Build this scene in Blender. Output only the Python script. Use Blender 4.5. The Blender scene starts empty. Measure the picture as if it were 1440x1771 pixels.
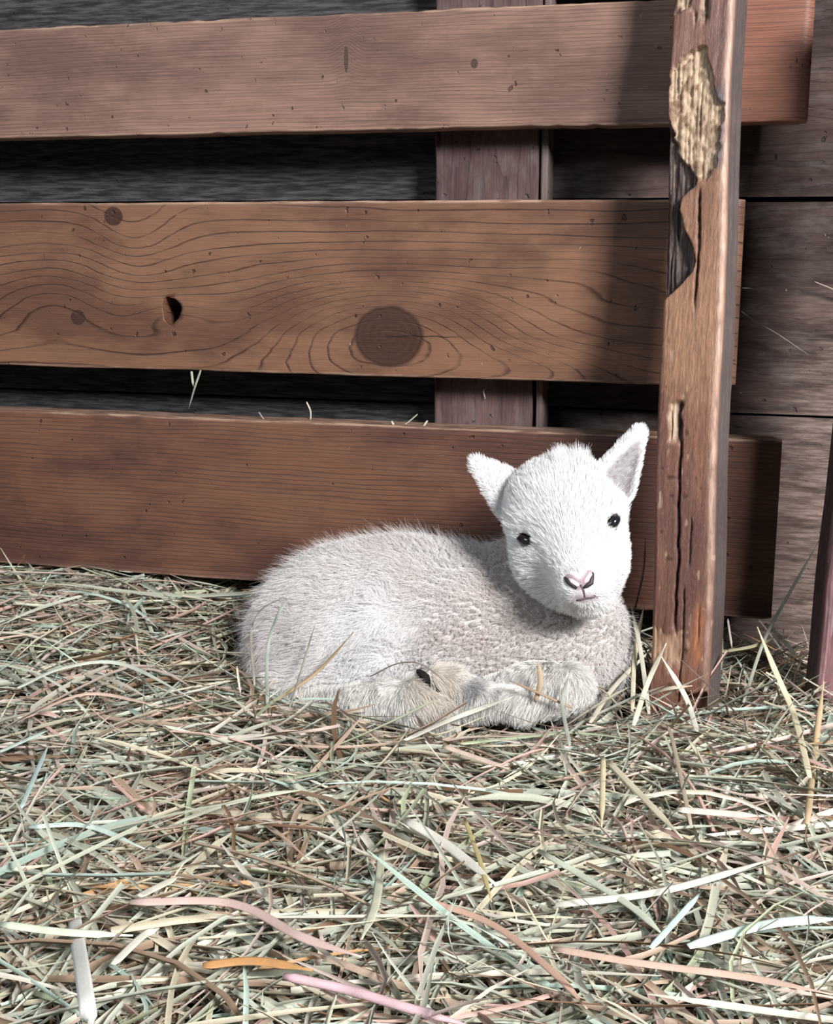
import bpy, math, random
import numpy as np
from mathutils import Vector, Matrix, kdtree

random.seed(7)
RNG = np.random.default_rng(11)
SC = bpy.context.scene
COL = SC.collection

# ------------------------------------------------------------------ camera
FPX = 2203.6
YAW, PIT, ROL = [math.radians(a) for a in (14.8916, 11.7648, .1633)]
CAM = np.array([.35, -1.3, .40])
_f = np.array([-math.sin(YAW) * math.cos(PIT), math.cos(YAW) * math.cos(PIT), -math.sin(PIT)])
_r = np.cross(_f, [0, 0, 1]); _r /= np.linalg.norm(_r); _u = np.cross(_r, _f)
_r, _u = _r * math.cos(ROL) + _u * math.sin(ROL), -_r * math.sin(ROL) + _u * math.cos(ROL)

def ray(px, py):
    return _f * FPX + _r * (px - 720) - _u * (py - 885.5)

def aty(px, py, Y):
    v = ray(px, py); return CAM + v * (Y - CAM[1]) / v[1]

def atz(px, py, Z):
    v = ray(px, py); return CAM + v * (Z - CAM[2]) / v[2]

cam_data = bpy.data.cameras.new('camera')
cam = bpy.data.objects.new('camera', cam_data); COL.objects.link(cam)
cam.matrix_world = Matrix(((_r[0], _u[0], -_f[0], CAM[0]), (_r[1], _u[1], -_f[1], CAM[1]),
                           (_r[2], _u[2], -_f[2], CAM[2]), (0, 0, 0, 1)))
cam_data.sensor_fit = 'HORIZONTAL'; cam_data.sensor_width = 36
cam_data.lens = 36 * FPX / 1440; cam_data.clip_start = .01
SC.camera = cam

# ------------------------------------------------------------------ light
world = bpy.data.worlds.new('world'); SC.world = world; world.use_nodes = True
bg = world.node_tree.nodes['Background']
bg.inputs['Color'].default_value = (.80, .90, 1.0, 1); bg.inputs['Strength'].default_value = .06

def area(name, loc, target, size, sizey, power, color):
    l = bpy.data.lights.new(name, 'AREA'); l.shape = 'RECTANGLE'; l.size = size; l.size_y = sizey
    l.energy = power; l.color = color
    o = bpy.data.objects.new(name, l); COL.objects.link(o); o.location = loc
    o.rotation_euler = (Vector(target) - Vector(loc)).to_track_quat('-Z', 'Y').to_euler()
    return o

area('doorway_daylight', (2.10, -2.15, 1.75), (.1, -.1, .05), .7, .7, 160, (1, .985, .97))
area('left_fill', (-1.3, -2.6, 1.9), (0, -.2, .1), 1.2, 1.2, 26, (.88, .94, 1))  # unseen fill lamp added to lift the left side
SC.view_settings.view_transform = 'Standard'; SC.view_settings.look = 'None'
SC.view_settings.gamma = 1; SC.view_settings.use_curve_mapping = False
SC.view_settings.exposure = 0.35

# ------------------------------------------------------------------ helpers
def tag(o, label=None, cat=None, group=None, kind=None):
    if label: o['label'] = label
    if cat: o['category'] = cat
    if group: o['group'] = group
    if kind: o['kind'] = kind
    return o

def mesh_obj(name, verts, faces, mat, parent=None, smooth=False, col=None, loc=None):
    verts = np.asarray(verts, dtype=np.float32)
    if loc is not None: verts = verts - np.asarray(loc, dtype=np.float32)
    me = bpy.data.meshes.new(name)
    if isinstance(faces, np.ndarray):
        n, k = faces.shape
        me.vertices.add(len(verts)); me.vertices.foreach_set('co', verts.ravel())
        me.loops.add(n * k); me.loops.foreach_set('vertex_index', faces.astype(np.int32).ravel())
        me.polygons.add(n); me.polygons.foreach_set('loop_start', np.arange(0, n * k, k, dtype=np.int32))
        me.polygons.foreach_set('loop_total', np.full(n, k, dtype=np.int32))
        me.update(calc_edges=True)
    else:
        me.from_pydata([tuple(v) for v in verts], [], faces)
    if smooth: me.polygons.foreach_set('use_smooth', np.ones(len(me.polygons), dtype=bool))
    if col is not None:
        a = me.color_attributes.new('Col', 'FLOAT_COLOR', 'POINT')
        c = np.ones((len(verts), 4), dtype=np.float32); c[:, :3] = col
        a.data.foreach_set('color', c.ravel())
    me.materials.append(mat)
    me.update()
    o = bpy.data.objects.new(name, me); COL.objects.link(o)
    if loc is not None: o.location = loc
    if parent is not None:
        o.parent = parent
    return o

# numpy value noise -------------------------------------------------------
def _hash(ix, iy, iz, seed):
    h = (ix * 374761393 + iy * 668265263 + iz * 2147483647 + seed * 1274126177) & 0xffffffff
    h = ((h ^ (h >> 13)) * 1274126177) & 0xffffffff
    h = (h ^ (h >> 16)) & 0xffffff
    return h / float(0xffffff)

def vnoise(p, seed=0):
    p = np.asarray(p, dtype=np.float64)
    i = np.floor(p).astype(np.int64); f = p - i; f = f * f * (3 - 2 * f)
    out = 0
    for dx in (0, 1):
        for dy in (0, 1):
            for dz in (0, 1):
                w = (f[..., 0] if dx else 1 - f[..., 0]) * (f[..., 1] if dy else 1 - f[..., 1]) * (f[..., 2] if dz else 1 - f[..., 2])
                out = out + w * _hash(i[..., 0] + dx, i[..., 1] + dy, i[..., 2] + dz, seed)
    return out * 2 - 1

def fbm(p, seed=0, octv=3):
    s = 0; a = 1; t = 0; p = np.asarray(p, dtype=np.float64)
    for k in range(octv):
        s = s + a * vnoise(p * 2 ** k, seed + k); t += a; a *= .5
    return s / t

def sstep(a, b, x):
    t = np.clip((x - a) / (b - a), 0, 1); return t * t * (3 - 2 * t)

# node helper -------------------------------------------------------------
class NT:
    def __init__(s, name):
        s.m = bpy.data.materials.new(name); s.m.use_nodes = True
        s.t = s.m.node_tree; s.n = s.t.nodes; s.l = s.t.links
        s.b = s.n['Principled BSDF']
    def put(s, sock, v):
        if isinstance(v, bpy.types.NodeSocket): s.l.new(v, sock)
        elif v is not None:
            if isinstance(v, (tuple, list)) and len(v) == 3 and sock.type == 'RGBA': v = (*v, 1)
            sock.default_value = v
    def math(s, op, a, b=None, c=None, clamp=False):
        n = s.n.new('ShaderNodeMath'); n.operation = op; n.use_clamp = clamp
        for i, v in enumerate((a, b, c)):
            if v is not None: s.put(n.inputs[i], v)
        return n.outputs[0]
    def mul(s, a, b): return s.math('MULTIPLY', a, b)
    def add(s, a, b): return s.math('ADD', a, b)
    def coord(s, scale=(1, 1, 1), loc=(0, 0, 0)):
        tc = s.n.new('ShaderNodeTexCoord'); mp = s.n.new('ShaderNodeMapping')
        s.l.new(tc.outputs['Object'], mp.inputs[0])
        mp.inputs['Scale'].default_value = scale; mp.inputs['Location'].default_value = loc
        return mp.outputs[0]
    def sep(s, v):
        n = s.n.new('ShaderNodeSeparateXYZ'); s.l.new(v, n.inputs[0]); return n.outputs
    def noise(s, vec, scale=1, detail=3, rough=.5, dist=0):
        n = s.n.new('ShaderNodeTexNoise'); s.l.new(vec, n.inputs['Vector'])
        n.inputs['Scale'].default_value = scale; n.inputs['Detail'].default_value = detail
        n.inputs['Roughness'].default_value = rough; n.inputs['Distortion'].default_value = dist
        return n.outputs['Fac']
    def rng(s, v, a, b, c=0, d=1, smooth=True):
        n = s.n.new('ShaderNodeMapRange'); n.interpolation_type = 'SMOOTHSTEP' if smooth else 'LINEAR'
        s.put(n.inputs[0], v)
        for i, q in enumerate((a, b, c, d)): n.inputs[i + 1].default_value = q
        return n.outputs[0]
    def mix(s, f, a, b, mode='MIX'):
        n = s.n.new('ShaderNodeMix'); n.data_type = 'RGBA'; n.blend_type = mode
        s.put(n.inputs[0], f); s.put(n.inputs[6], a); s.put(n.inputs[7], b); return n.outputs[2]
    def attr(s, name='Col'):
        n = s.n.new('ShaderNodeAttribute'); n.attribute_name = name; return n.outputs['Color']
    def bump(s, h, dist=.001, strength=1, normal=None):
        n = s.n.new('ShaderNodeBump'); s.put(n.inputs['Height'], h)
        n.inputs['Distance'].default_value = dist; n.inputs['Strength'].default_value = strength
        if normal is not None: s.l.new(normal, n.inputs['Normal'])
        return n.outputs[0]
    def done(s, col, rough=.6, normal=None, spec=.3):
        s.put(s.b.inputs['Base Color'], col); s.put(s.b.inputs['Roughness'], rough)
        s.b.inputs['Specular IOR Level'].default_value = spec
        if normal is not None: s.l.new(normal, s.b.inputs['Normal'])
        return s.m

def wood(name, light, mid, dark, seed=0., freq=260., wob=.004, line=(.72, .98), lineamt=.55, axis='x', bumps=(),
         knots=(), rough=.55, spec=.3, gauss_noise=.0, stain=.5, fine=1., dust=0., edge=0., grey=None, lit_zone=None, cracks=(), tint=None):
    """straight or figured wood; local x is the grain direction (or z when axis='z'); bumps / knots in local metres"""
    t = NT(name)
    g = (lambda a, b: (a, b, b)) if axis == 'x' else (lambda a, b: (b, b, a))
    off = (seed * 3.1, seed * 1.7, seed * 2.3)
    xyz = t.sep(t.coord())
    U, V = (xyz[0], xyz[2]) if axis == 'x' else (xyz[2], xyz[0])
    wv = t.noise(t.coord(g(2.2, 14), off), 1, 3, .55)
    wv2 = t.noise(t.coord(g(9, 40), off), 1, 3, .6)
    f = t.add(V, t.mul(t.add(wv, -.5), wob * 6))
    f = t.add(f, t.mul(t.add(wv2, -.5), wob * 1.2))
    f = t.add(f, t.mul(xyz[1], .6))
    for (u0, v0, a, b, A) in bumps:
        du = t.mul(t.add(U, -u0), 1 / a); dv = t.mul(t.add(V, -v0), 1 / b)
        r2 = t.add(t.mul(du, du), t.mul(dv, dv))
        f = t.add(f, t.mul(t.math('EXPONENT', t.mul(r2, -1)), A))
    ph = t.math('FRACT', t.mul(f, freq))
    ln = t.rng(ph, line[0], line[1]); back = t.rng(ph, line[1], 1.0, 1, 0)
    ln = t.mul(ln, back)
    var = t.noise(t.coord(g(3, 60), (off[1], off[2], off[0])), 1, 4, .65)
    ln = t.mul(ln, t.rng(var, .3, .62, .25, 1))
    fib = t.noise(t.coord(g(14, 900), off), 1, 2, .6)
    fib2 = t.noise(t.coord(g(30, 330), off), 1, 3, .6)
    big = t.noise(t.coord(g(5, 12), (off[2], off[0], off[1])), 1, 5, .6)
    c = t.mix(t.rng(big, .38, .62), tuple(x * .88 for x in mid), tuple(x * 1.08 for x in light))
    c = t.mix(t.mul(t.rng(fib, .42, .7), .38 * fine), c, dark)
    c = t.mix(t.mul(t.rng(fib2, .5, .72), .35 * fine), c, light)
    c = t.mix(t.mul(ln, lineamt), c, dark)
    st = t.noise(t.coord(g(9, 16), (off[2] + 4, off[0], off[1])), 1, 6, .68)
    c = t.mix(t.mul(t.rng(st, .52, .74), stain), c, dark)
    # dents and specks of wear
    sp = t.noise(t.coord((90, 90, 90), off), 1, 2, .5)
    spd = t.rng(sp, .70, .76)
    c = t.mix(t.mul(spd, .65), c, tuple(x * .4 for x in dark))
    sc = t.noise(t.coord((260, 100, 130), (off[1], 3, 9)), 1, 1, .5)
    scr = t.rng(sc, .79, .85)
    c = t.mix(t.mul(scr, .4), c, (.62, .52, .44))
    for (u0, v0, ra, rb) in knots:
        w = t.noise(t.coord((60, 60, 60), off), 1, 3, .6)
        du = t.mul(t.add(U, -u0), 1 / ra); dv = t.mul(t.add(V, -v0), 1 / rb)
        r = t.math('SQRT', t.add(t.mul(du, du), t.mul(dv, dv)))
        r = t.add(r, t.mul(t.add(w, -.5), .10))
        ang = t.math('ARCTAN2', dv, du)
        rings = t.math('SINE', t.mul(r, 26))
        kc = t.mix(t.rng(rings, -1, 1, 0, .25), tuple(x * .42 for x in mid), tuple(x * .7 for x in dark))
        crk = t.math('ABSOLUTE', t.math('SINE', t.add(t.mul(ang, 2.0), t.mul(t.add(w, -.5), .8))))
        crk = t.mul(t.rng(crk, 0, .045, 1, 0), t.mul(t.rng(r, .9, .7), .45))
        kc = t.mix(crk, kc, tuple(x * .15 for x in dark))
        rim = t.mul(t.rng(r, .93, 1.0), t.rng(r, 1.0, 1.13, 1, 0))
        c = t.mix(t.rng(r, 1.02, .97), c, kc)
        c = t.mix(t.mul(rim, .65), c, tuple(x * .45 for x in dark))
    if dust:
        dn = t.noise(t.coord(g(20, 60), (7, 2, 1)), 1, 5, .7)
        c = t.mix(t.mul(t.rng(dn, .45, .7), dust), c, (.36, .34, .33))
    if edge:
        en = t.noise(t.coord(g(25, 200), (2, 8, 1)), 1, 4, .6)
        em = t.mul(t.rng(t.math('ABSOLUTE', V), edge - .0035, edge - .0008), t.rng(en, .42, .6, .15, .75))
        c = t.mix(em, c, (.42, .29, .22))
    if grey:
        c = t.mix(t.rng(U, grey[0], grey[1], grey[2], 0), c, t.mix(t.rng(fib2, .35, .7), (.018, .019, .021), (.085, .083, .086)))
    if lit_zone:  # daylight painted into the colour: paler zone low on the right of the wall
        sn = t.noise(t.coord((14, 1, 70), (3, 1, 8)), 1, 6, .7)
        sf = t.mul(t.mul(t.rng(U, lit_zone[0], lit_zone[1]), t.rng(V, lit_zone[2], lit_zone[3])), t.rng(sn, .30, .58))
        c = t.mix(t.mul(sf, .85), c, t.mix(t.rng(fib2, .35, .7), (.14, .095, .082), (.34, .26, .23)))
    if tint: c = t.mix(t.mul(t.rng(U, tint[0], tint[1]), tint[2]), c, t.mix(1., c, tint[3], 'MULTIPLY'))
    for (u0, u1, v0) in cracks:
        cw = t.noise(t.coord((40, 1, 40), (5, 5, 5)), 1, 3, .6)
        dv = t.math('ABSOLUTE', t.add(t.add(V, -v0), t.mul(t.add(cw, -.5), .006)))
        cm = t.mul(t.rng(dv, .0003, .0009, 1, 0), t.mul(t.rng(U, u0, u0 + .004), t.rng(U, u1 - .03, u1, 1, 0)))
        c = t.mix(t.mul(cm, .85), c, tuple(x * .2 for x in dark))
    h = t.add(t.mul(ln, -.5), t.add(t.mul(fib, .6), t.add(t.mul(fib2, .5), t.mul(spd, -1.5))))
    rr = t.rng(st, .3, .7, rough - .08, rough + .12)
    return t.done(c, rr, t.bump(h, .0007, .8), spec)

def board(name, x0, x1, z0, z1, y0, y1, mat, seed, lab=None, tilt=0., wav=.0012, cell=.006, kind=None, cat='plank', axis='x', group=None):
    """a sawn board with worn, softly rounded edges; y0 is its front face"""
    c = np.array([(x0 + x1) / 2, (y0 + y1) / 2, (z0 + z1) / 2])
    L, T, Hh = (x1 - x0), (y1 - y0), (z1 - z0)
    if axis == 'x': nL, nP = L, Hh
    else: nL, nP = Hh, L
    n = max(8, int(nL / cell / 1.5))
    # cross-section perimeter: rounded rectangle (a across the face, b through the thickness)
    A, B, R = nP / 2, T / 2, min(.0028, T * .3)
    pts = []
    def seg(p, q, k):
        for i in range(k): pts.append(tuple(np.array(p) + (np.array(q) - np.array(p)) * i / k))
    def arc(cx, cy, a0):
        for i in range(5):
            a = a0 + i * math.pi / 8; pts.append((cx + R * math.cos(a), cy + R * math.sin(a)))
    ka, kb = max(4, int(2 * A / cell)), max(2, int(2 * B / .012))
    arc(A - R, -B + R, -math.pi / 2); seg((A, -B + R), (A, B - R), kb)
    arc(A - R, B - R, 0); seg((A - R, B), (-A + R, B), ka)
    arc(-A + R, B - R, math.pi / 2); seg((-A, B - R), (-A, -B + R), kb)
    arc(-A + R, -B + R, math.pi); seg((-A + R, -B), (A - R, -B), ka)
    pr = np.array(pts); m = len(pr)
    ts = np.linspace(-nL / 2, nL / 2, n)
    P = np.zeros((n, m, 3))
    a = np.broadcast_to(pr[:, 0], (n, m)).copy(); b = np.broadcast_to(pr[:, 1], (n, m)).copy()
    tt = np.broadcast_to(ts[:, None], (n, m))
    edge = sstep(.80, 1, np.abs(a) / A)
    q = np.stack([tt * 14, np.sign(a) * 3 + 0 * tt, np.full_like(tt, seed)], -1)
    a += np.sign(a) * edge * wav * fbm(q, int(seed * 10), 4) * 1.6
    q2 = np.stack([tt * 90, np.sign(a) * 3 + 0 * tt, np.full_like(tt, seed + 5)], -1)
    chip = np.clip(vnoise(q2, 3) - .55, 0, 1) * edge
    a -= np.sign(a) * chip * .004
    q3 = np.stack([tt * 5, a * 30, np.full_like(tt, seed)], -1)
    b += np.where(b < 0, 1, .3) * fbm(q3, 9, 3) * .0007
    endt = sstep(.0, .004, nL / 2 - np.abs(tt))
    a *= (.985 + .015 * endt); b *= (.93 + .07 * endt)
    if axis == 'x': P[..., 0] = tt; P[..., 2] = a
    else: P[..., 2] = tt; P[..., 0] = a
    P[..., 1] = b
    V = P.reshape(-1, 3)
    i = np.arange(n - 1)[:, None]; j = np.arange(m)[None, :]; j2 = (j + 1) % m
    F = np.stack([i * m + j, i * m + j2, (i + 1) * m + j2, (i + 1) * m + j], -1).reshape(-1, 4)
    faces = F.tolist() + [list(range(m))[::-1], [(n - 1) * m + k for k in range(m)]]
    if axis != 'x': faces = [f[::-1] for f in faces]
    o = mesh_obj(name, V, [tuple(f[::-1]) for f in faces], mat, smooth=False)
    o.location = c; o.rotation_euler = (0, -tilt, 0)
    sm = np.array([len(p.vertices) == 4 for p in o.data.polygons]); o.data.polygons.foreach_set('use_smooth', sm)
    if lab: tag(o, lab, cat, group)
    if kind: tag(o, kind=kind)
    return o

# ------------------------------------------------------------------ setting: floor, back wall
def terrain(x, y):
    x = np.asarray(x, float); y = np.asarray(y, float)
    z = -.030 + 0 * x
    z = z + .038 * sstep(-.02, -.30, x) * sstep(-.40, -.02, y)
    z = z - .014 * sstep(.18, .30, x) * sstep(-.35, -.1, y)
    z = z - .012 * np.exp(-(((x - .03) / .2) ** 2 + ((y + .12) / .11) ** 2))
    z = z - .020 * np.exp(-(((x - .07) / .11) ** 2 + ((y + .235) / .05) ** 2))
    z = z + .018 * sstep(-.40, -.75, y)
    z = z + .012 * fbm(np.stack([x * 5, y * 5, 0 * x], -1), 21, 3)
    return z

t = NT('earth_and_chaff')
n1 = t.noise(t.coord((60, 60, 60)), 1, 5, .7)
n2 = t.noise(t.coord((400, 90, 60)), 1, 3, .6)
c = t.mix(t.rng(n1, .35, .7), (.018, .012, .009), (.10, .07, .045))
c = t.mix(t.rng(n2, .6, .75), c, (.22, .18, .12))
M_EARTH = t.done(c, .95, t.bump(n1, .004), .1)
gx = np.linspace(-1.5, 1.5, 220); gy = np.linspace(-1.4, .25, 130)
X, Y = np.meshgrid(gx, gy, indexing='ij')
Z = terrain(X, Y) - .012
V = np.stack([X, Y, Z], -1).reshape(-1, 3)
i = np.arange(219)[:, None]; j = np.arange(129)[None, :]
Fq = np.stack([i * 130 + j, (i + 1) * 130 + j, (i + 1) * 130 + j + 1, i * 130 + j + 1], -1).reshape(-1, 4)
tag(mesh_obj('floor', V, Fq, M_EARTH, smooth=True), 'dark earth floor under the hay bedding', kind='structure')

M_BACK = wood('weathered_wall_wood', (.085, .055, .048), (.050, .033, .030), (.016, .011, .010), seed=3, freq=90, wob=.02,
              lineamt=.6, rough=.75, spec=.15, stain=.7, fine=1.0, dust=.10, grey=(-.05, .25, .85), lit_zone=(.34, .44, .44, .20))
# the wall: four courses of wide planks, with gaps between them
wall_v = []; wall_f = []; base = 0
courses = [(-.10, .226), (.229, .4455), (.4505, .72), (.724, .95)]
for ci, (z0, z1) in enumerate(courses):
    nx, nz = 420, 46
    xs = np.linspace(-1.3, 1.3, nx); zs = np.linspace(z0, z1, nz)
    XX, ZZ = np.meshgrid(xs, zs, indexing='ij')
    q = np.stack([XX * 9, ZZ * 70, np.full_like(XX, ci * 3.)], -1)
    splint = np.clip(fbm(q * np.array([1.6, 1.3, 1]), 31 + ci, 4), -.2, 1)
    amt = sstep(.33, .42, XX) * (1 if ci < 2 else .4) * .006 + .0009
    YY = .078 + fbm(q * np.array([.3, .2, 1]), 5, 2) * .0015 - splint * amt
    e = np.minimum(ZZ - z0, z1 - ZZ); YY = YY + .004 * (1 - sstep(0, .004, e))
    vv = np.stack([XX, YY, ZZ], -1).reshape(-1, 3)
    i = np.arange(nx - 1)[:, None]; j = np.arange(nz - 1)[None, :]
    ff = np.stack([i * nz + j, (i + 1) * nz + j, (i + 1) * nz + j + 1, i * nz + j + 1], -1).reshape(-1, 4) + base
    back = vv.copy(); back[:, 1] = .105
    wall_v += [vv, back]; wall_f += [ff, ff[:, ::-1] + nx * nz]
    # rim
    for line in (np.arange(nx) * nz, np.arange(nx) * nz + nz - 1):
        rf = np.stack([line[:-1], line[1:], line[1:] + nx * nz, line[:-1] + nx * nz], -1) + base
        wall_f.append(rf)
    base += 2 * nx * nz
wall_v.append(np.array([(-1.3, .1045, -.1), (1.3, .1045, -.1), (1.3, .1045, .95), (-1.3, .1045, .95)])); wall_f.append(np.array([[0, 1, 2, 3]]) + base)  # backing sheet added to stop world light coming through the seams
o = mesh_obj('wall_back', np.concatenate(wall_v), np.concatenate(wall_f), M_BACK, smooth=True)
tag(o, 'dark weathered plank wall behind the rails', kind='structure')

# stud and upper plank behind the rails
M_STUD = wood('stud_wood', (.115, .070, .064), (.080, .046, .045), (.028, .016, .018), seed=9, freq=75, wob=.012, lineamt=.55,
              axis='z', rough=.6, spec=.25, stain=.5, fine=1.0, dust=.12)
M_STRIP = wood('pale_strip_wood', (.16, .12, .11), (.12, .09, .085), (.06, .04, .04), seed=4, freq=200, axis='z', rough=.7)
board('upright_stud', .0135, .122, -.05, .80, .0385, .0765, M_STUD, 2.1,
      'reddish brown upright stud behind the rails, seen in the gaps between them', axis='z', cat='stud')
board('upright_strip', .1245, .1325, -.05, .80, .0385, .0765, M_STRIP, 2.9,
      'narrow pale upright strip along the right edge of the stud behind the rails', axis='z', cat='wooden strip')
M_LIT_PLANK = wood('lit_plank_wood', (.62, .30, .13), (.50, .22, .09), (.25, .10, .04), seed=6, freq=240)  # warm light on this board is put into its base colour
board('upper_plank', .1335, .300, .652, .80, .040, .062, M_LIT_PLANK, 3.3,
      'plank coloured as if lit warm orange, just showing above the top rail, left of the worn post')

# ------------------------------------------------------------------ rails
def lx(px, py, xc): return aty(px, py, 0)[0] - xc
XA, TK = -1.15, .037
# top rail
x1 = .3835; zc = .586; xc = (XA + x1) / 2
M_TOP = wood('top_rail_wood', (.240, .142, .110), (.165, .095, .074), (.058, .032, .026), seed=1.3, freq=300, wob=.0035,
             line=(.55, .97), lineamt=.42, rough=.5, stain=.35, fine=1., edge=.057, tint=(.315 - xc, .325 - xc, 1., (1.0, .72, .64)),
             bumps=[(aty(598, 95, 0)[0] - xc, .03, .012, .035, -.010)],
             knots=[(aty(820, 87, 0)[0] - xc, aty(820, 87, 0)[2] - zc, .0035, .0045),
                    (aty(598, 80, 0)[0] - xc, aty(598, 80, 0)[2] - zc, .0022, .012)])
board('fence_rail', XA, x1, .5165, .6305, 0, TK, M_TOP, 1.2, 'topmost horizontal rail, light brown with fine straight grain and small nail pits', cat='rail')
# middle rail: big knot, knot hole, flowing grain
x1 = .3305; zc = .3557; xc = (XA + x1) / 2
def lp(px, py):
    p = aty(px, py, 0); return p[0] - xc, p[2] - zc
ku, kv = lp(672, 582); k2u, k2v = lp(135, 549); k3u, k3v = lp(196, 374); hu, hv = lp(299, 541)
bu = [lp(*p) for p in ((672, 575), (300, 543), (90, 520), (930, 640), (230, 400), (1000, 470))]
M_MID = wood('middle_rail_wood', (.195, .098, .060), (.130, .062, .040), (.032, .015, .011), seed=5.2, freq=66, wob=.0060,
             line=(.80, .94), lineamt=.95, rough=.48, stain=.30, fine=.55, edge=.0906,
             bumps=[(bu[0][0], bu[0][1], .135, .060, -.135), (bu[1][0], bu[1][1], .055, .022, -.034),
                    (bu[2][0], bu[2][1], .075, .045, -.045), (bu[3][0], bu[3][1], .085, .022, -.034),
                    (bu[4][0], bu[4][1], .05, .05, .035), (bu[5][0], bu[5][1], .10, .03, -.022)],
             cracks=[(ku - .004, ku + .085, kv + .001)], knots=[(ku, kv, .036, .0305), (k2u, k2v, .0085, .0078), (k3u, k3v, .0105, .0095)])
mid = board('fence_rail', XA, x1, .2650, .4463, 0, TK, M_MID, 2.4,
            'middle horizontal rail with a large round dark knot and a knot hole', cat='rail')
# knot hole cut right through
def cutter(lu, lv, ru, rv, seed):
    k = 28; vs = []; 
    for s in (-1, 1):
        for a in range(k):
            th = 2 * math.pi * a / k; rr = 1 + .10 * math.sin(3 * th + seed) + .03 * math.sin(7 * th)
            vs.append((lu + ru * rr * math.cos(th) + s * .004, s * .04, lv + rv * rr * math.sin(th) + s * -.006))
    fs = [tuple(range(k)), tuple(range(2 * k - 1, k - 1, -1))] + [(a, k + a, k + (a + 1) % k, (a + 1) % k) for a in range(k)]
    me = bpy.data.meshes.new('cut'); me.from_pydata(vs, [], fs); me.update()
    import bmesh
    b = bmesh.new(); b.from_mesh(me); bmesh.ops.recalc_face_normals(b, faces=b.faces); b.to_mesh(me); b.free()
    return bpy.data.objects.new('cut', me)
def bool_cut(o, c):
    COL.objects.link(c); c.location = o.location
    m = o.modifiers.new('b', 'BOOLEAN'); m.object = c; m.operation = 'DIFFERENCE'; m.solver = 'EXACT'
    bpy.context.view_layer.update()
    dg = bpy.context.evaluated_depsgraph_get()
    me = bpy.data.meshes.new_from_object(o.evaluated_get(dg), depsgraph=dg)
    o.modifiers.clear(); o.data = me
    bpy.data.objects.remove(c)
bool_cut(mid, cutter(hu, hv, .0112, .0150, 1.))

# bottom rail
x1 = .3785; zc = .1205; xc = (XA + x1) / 2
M_BOT = wood('bottom_rail_wood', (.155, .072, .044), (.094, .043, .032), (.034, .017, .015), seed=8.7, freq=210, wob=.004,
             line=(.5, .96), lineamt=.5, rough=.50, stain=.45, fine=.8, edge=.0923)
board('fence_rail', XA, x1, .0283, .2130, 0, TK, M_BOT, 3.6,
      'lowest horizontal rail, dark and scuffed, directly behind the lamb just above the hay', cat='rail')
# redder end of the top rail to the right of the post
# ------------------------------------------------------------------ worn post in front of the rails
def make_post(name, bottom, top, w, d, rotz, mat, damage, label, cat, seed, res=.0013, over_b=.0, over_t=.0):
    bottom = np.array(bottom); top = np.array(top)
    ax = top - bottom; L = np.linalg.norm(ax); ax /= L
    b0 = bottom - ax * over_b; Lf = L + over_b + over_t
    sx = np.array([math.cos(rotz), math.sin(rotz), 0]); sx -= ax * sx.dot(ax); sx /= np.linalg.norm(sx)
    sy = np.cross(ax, sx)
    R = .0042; pts = []; side = []
    def seg(p, q, k, s):
        for i in range(k): pts.append(tuple(np.array(p) + (np.array(q) - np.array(p)) * i / k)); side.append(s)
    def arc(cx, cy, a0):
        for i in range(6):
            a = a0 + i * math.pi / 10; pts.append((cx + R * math.cos(a), cy + R * math.sin(a))); side.append(9)
    A, B = w / 2, d / 2
    seg((-A + R, -B), (A - R, -B), int(w / res), 0); arc(A - R, -B + R, -math.pi / 2)
    seg((A, -B + R), (A, B - R), int(d / .0025), 1); arc(A - R, B - R, 0)
    seg((A - R, B), (-A + R, B), 12, 2); arc(-A + R, B - R, math.pi / 2)
    seg((-A, B - R), (-A, -B + R), int(d / .0025), 3); arc(-A + R, -B + R, math.pi)
    pr = np.array(pts); m = len(pr); n = int(Lf / res)
    T = np.linspace(-over_b, L + over_t, n)[:, None] + np.zeros((1, m))
    a = pr[None, :, 0] + 0 * T; b = pr[None, :, 1] + 0 * T
    u = (a + A) / w                                   # 0..1 over the front face
    front = sstep(-B + .012, -B + .001, b)
    q = np.stack([a * 120, b * 120, T * 6], -1)
    nrm_a = np.where(np.abs(a) > A - .0045, np.sign(a), 0); nrm_b = np.where(np.abs(b) > B - .0045, np.sign(b), 0)
    off = fbm(q + seed, 3, 4) * .0011
    a2 = a + nrm_a * off + fbm(np.stack([0 * a, 0 * a + seed, T * 7], -1), 8, 2) * .0025
    b2 = b + nrm_b * off
    dep, col = damage(u, T, L, front, a, b, seed)
    b2 = b2 + dep * front
    P = b0 * 0 + bottom + a2[..., None] * sx + b2[..., None] * sy + T[..., None] * ax
    V = P.reshape(-1, 3)
    i = np.arange(n - 1)[:, None]; j = np.arange(m)[None, :]; j2 = (j + 1) % m
    F = np.stack([i * m + j, i * m + j2, (i + 1) * m + j2, (i + 1) * m + j], -1).reshape(-1, 4).tolist()
    F += [list(range(m))[::-1], [(n - 1) * m + k for k in range(m)]]
    o = mesh_obj(name, V, F, mat, smooth=True, col=col.reshape(-1, 3), loc=tuple(bottom))
    return tag(o, label, cat)

def lerp3(c1, c2, f): return np.asarray(c1) * (1 - f[..., None]) + np.asarray(c2) * f[..., None]

def y2t(y, L):                                        # image row of the photo -> length along the worn post
    return L * (1 - y / 1240.) * (1 + .035 * (y / 1240.))

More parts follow.
